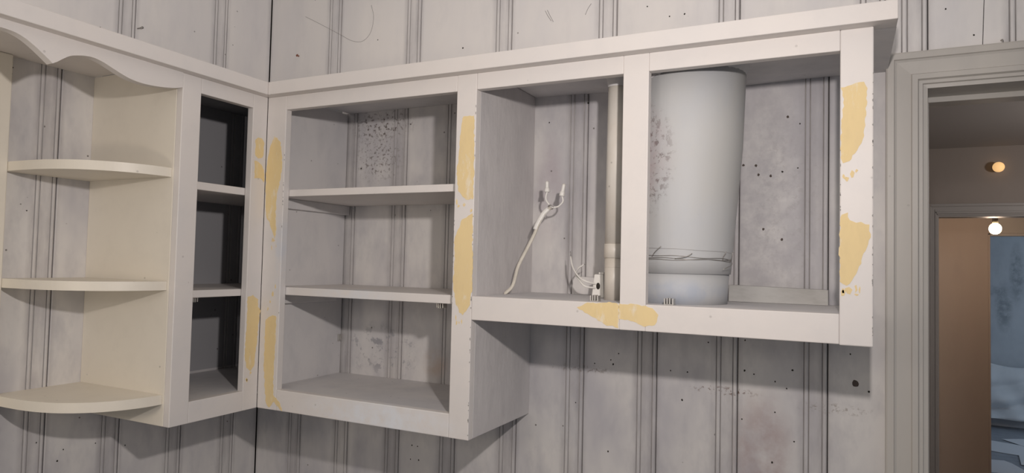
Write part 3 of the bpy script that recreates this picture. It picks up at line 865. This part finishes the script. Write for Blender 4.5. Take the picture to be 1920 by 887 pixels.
# ------------------------------------------------------------------ rooms beyond the doorway
HZ = 0.776
tag(boxes('wall_hall', None, m_hall, [(1.2, 2.1614, 3.0, 3.1, FLOOR, HZ), (3.05, 4.2, 3.0, 3.1, FLOOR, HZ), (2.1614, 3.05, 3.0, 3.1, 0.45, HZ)]), kind='structure')
tag(box('wall_hall_left', None, m_hall, 1.1, 1.2, 0.12, 3.1, FLOOR, HZ, 0), kind='structure')
tag(box('wall_hall_right', None, m_hall, 4.2, 4.3, 0.12, 5.0, FLOOR, HZ, 0), kind='structure')
tag(box('wall_hall_front', None, m_hall, 3.3, 4.3, 0.02, 0.12, FLOOR, CEIL, 0), kind='structure')
tag(box('ceiling_hall', None, m_hall_top, 1.1, 4.3, 0.12, 5.0, HZ, HZ + 0.05, 0), kind='structure')
d2 = tag(empty('trim_2', (2.209, 3.0, FLOOR)), kind='structure')
C2 = [(a * 0.052 / CW, b * 0.8) for a, b in CAS]
X2, Z2 = 2.209, 0.3747
casing('casing_leg', d2, ((X2 - 0.052, FLOOR), (X2 - 0.052, Z2 + 0.076), (1, 0), (0, 1)), m_hall_trim, C2, 3.0)
C3 = [(a * 0.076 / CW, b * 0.8) for a, b in CAS]
casing('casing_head', d2, ((X2 - 0.052, Z2 + 0.076), (3.05 + 0.052, Z2 + 0.076), (0, -1), (0.68, 0.68)), m_hall_trim, C3, 3.0)
casing('casing_leg', d2, ((3.05 + 0.052, FLOOR), (3.05 + 0.052, Z2 + 0.076), (-1, 0), (0, 1)), m_hall_trim, C2, 3.0)
boxes('jamb', d2, m_hall_trim, [(2.1614, X2, 3.0, 3.12, FLOOR, Z2), (3.0, 3.05, 3.0, 3.12, FLOOR, Z2), (2.1614, 3.05, 3.0, 3.12, Z2, 0.45)])

X3, Z3 = 2.7625, 0.3681
tag(boxes('wall_passage', None, m_passage, [(1.2, X3 - 0.002, 5.0, 5.08, FLOOR, HZ), (3.7, 4.3, 5.0, 5.08, FLOOR, HZ), (X3 - 0.002, 3.7, 5.0, 5.08, Z3 + 0.01, HZ)]), kind='structure')
tag(box('wall_passage_left', None, m_passage, 1.1, 1.2, 3.1, 5.08, FLOOR, HZ, 0), kind='structure')
d3 = tag(empty('trim_3', (X3, 5.0, FLOOR)), kind='structure')
box('jamb', d3, m_passage, X3 - 0.002, X3 + 0.012, 4.992, 5.09, FLOOR, Z3, 0.001)
box('casing_head', d3, m_casing, X3 + 0.04, 3.7, 4.978, 5.0, Z3 + 0.01, Z3 + 0.138, 0.003)
box('jamb_head', d3, m_casing, X3 + 0.012, 3.7, 4.98, 5.09, Z3 - 0.012, Z3 + 0.01, 0.002)

tag(box('wall_far', None, m_far, 2.2, 5.2, 7.95, 8.05, FLOOR, HZ, 0), kind='structure')
tag(box('wall_far_left', None, m_far, 2.1, 2.2, 5.08, 8.05, FLOOR, HZ, 0), kind='structure')
tag(box('wall_far_right', None, m_far, 5.2, 5.3, 5.0, 8.05, FLOOR, HZ, 0), kind='structure')
tag(box('ceiling_far', None, m_ceiling, 2.1, 5.3, 5.0, 8.05, HZ, HZ + 0.05, 0), kind='structure')
tag(box('baseboard_far', None, m_paper, 2.2, 5.2, 7.925, 7.95, FLOOR, FLOOR + 0.11, 0.004), kind='structure')
fl = tag(box('floor_far', None, m_joint, 2.1, 5.3, 5.06, 8.0, FLOOR - 0.05, FLOOR - 0.006, 0), kind='structure')
for i in range(20):
    y = 5.06 + i * 0.145
    box('plank', fl, m_plank, 2.2, 5.2, y + 0.002, y + 0.143, FLOOR - 0.006, FLOOR, 0)

# paper sheets on the far floor
for i, (x, y, a, sx, sy, lb) in enumerate([(2.98, 5.93, 14, 0.34, 0.46, 'pale paper sheet lying nearest the doorway on the far floor'),
                                           (3.16, 6.75, -20, 0.42, 0.50, 'pale paper sheet lying in the middle of the far floor'),
                                           (3.50, 7.10, 30, 0.44, 0.40, 'pale paper sheet lying farthest back near the baseboard'),
                                           (3.40, 6.25, -8, 0.40, 0.42, 'pale paper sheet at the right edge of the doorway view')]):
    c, s = math.cos(math.radians(a)), math.sin(math.radians(a))
    ou = [(-.5, -.5), (.1, -.5), (.5, -.47), (.5, .3), (.42, .5), (-.5, .5)]
    z = FLOOR + 0.0008 + 0.0022 * i
    o = prism('paper_sheet', None, m_paper, [(x + c * p * sx - s * q * sy, y + s * p * sx + c * q * sy) for p, q in ou], 'z', z, z + 0.0015)
    tag(o, lb, 'paper', 'paper sheets on the far floor')

# plastic dust sheet hanging in folds on the lower part of the far wall
sv, sf = [], []
NX, NZ = 44, 22
for i in range(NX + 1):
    for j in range(NZ + 1):
        u, t = i / NX, j / NZ
        x = 2.6 + 2.4 * u
        z = FLOOR + 0.112 + 0.62 * t + 0.05 * math.sin(u * 13) * t
        fold = abs(math.sin(t * 7.5 + 1.6 * math.sin(u * 9) + u * 4))
        y = 7.935 - (0.02 + 0.17 * (1 - t) ** 0.8 * fold + 0.05 * math.sin(u * 21 + t * 4) ** 2 * (1 - t))
        sv.append((x, y, z))
for i in range(NX):
    for j in range(NZ):
        a = i * (NZ + 1) + j
        sf.append((a, a + 1, a + NZ + 2, a + NZ + 1))
ds = link('dust_sheet', sv, sf, m_sheet, None, smooth=True)
so = ds.modifiers.new('thick', 'SOLIDIFY')
so.thickness = 0.004
tag(ds, 'crumpled pale dust sheet hanging along the foot of the far wall', 'dust sheet')

bu = thing('light_bulb', BULB, 'bright bare bulb hanging in front of the far doorway', 'light bulb')
bx0, by0, bz0 = BULB
rings = [(bx0, by0, 0.036 * math.sin(math.pi * k / 12) + 0.0005, bz0 - 0.036 + 0.076 * (1 - math.cos(math.pi * k / 12)) / 2) for k in range(13)]
lathe('glass', bu, m_bulb, rings, 24)
lathe('socket', bu, m_hall_trim, [(bx0, by0, 0.016, bz0 + 0.037), (bx0, by0, 0.018, bz0 + 0.044), (bx0, by0, 0.016, bz0 + 0.08)], 20)
tube('cord', bu, m_hall_trim, [(bx0, by0, bz0 + 0.078), (bx0, by0, HZ - 0.001)], 0.004, 8)
gl = thing('globe_lamp', (2.498, 3.0, 0.65), 'small dim orange globe lamp on the dark wall above the inner doorway', 'lamp')
rings = [(2.492, 2.962, 0.0285 * math.sin(math.pi * k / 12) + 0.0005, 0.651 - 0.0285 * math.cos(math.pi * k / 12)) for k in range(13)]
lathe('globe', gl, m_globe, rings, 24)
tube('wall_mount', gl, m_hall_trim, [(2.492, 2.999, 0.651), (2.492, 2.988, 0.651)], 0.022, 16)
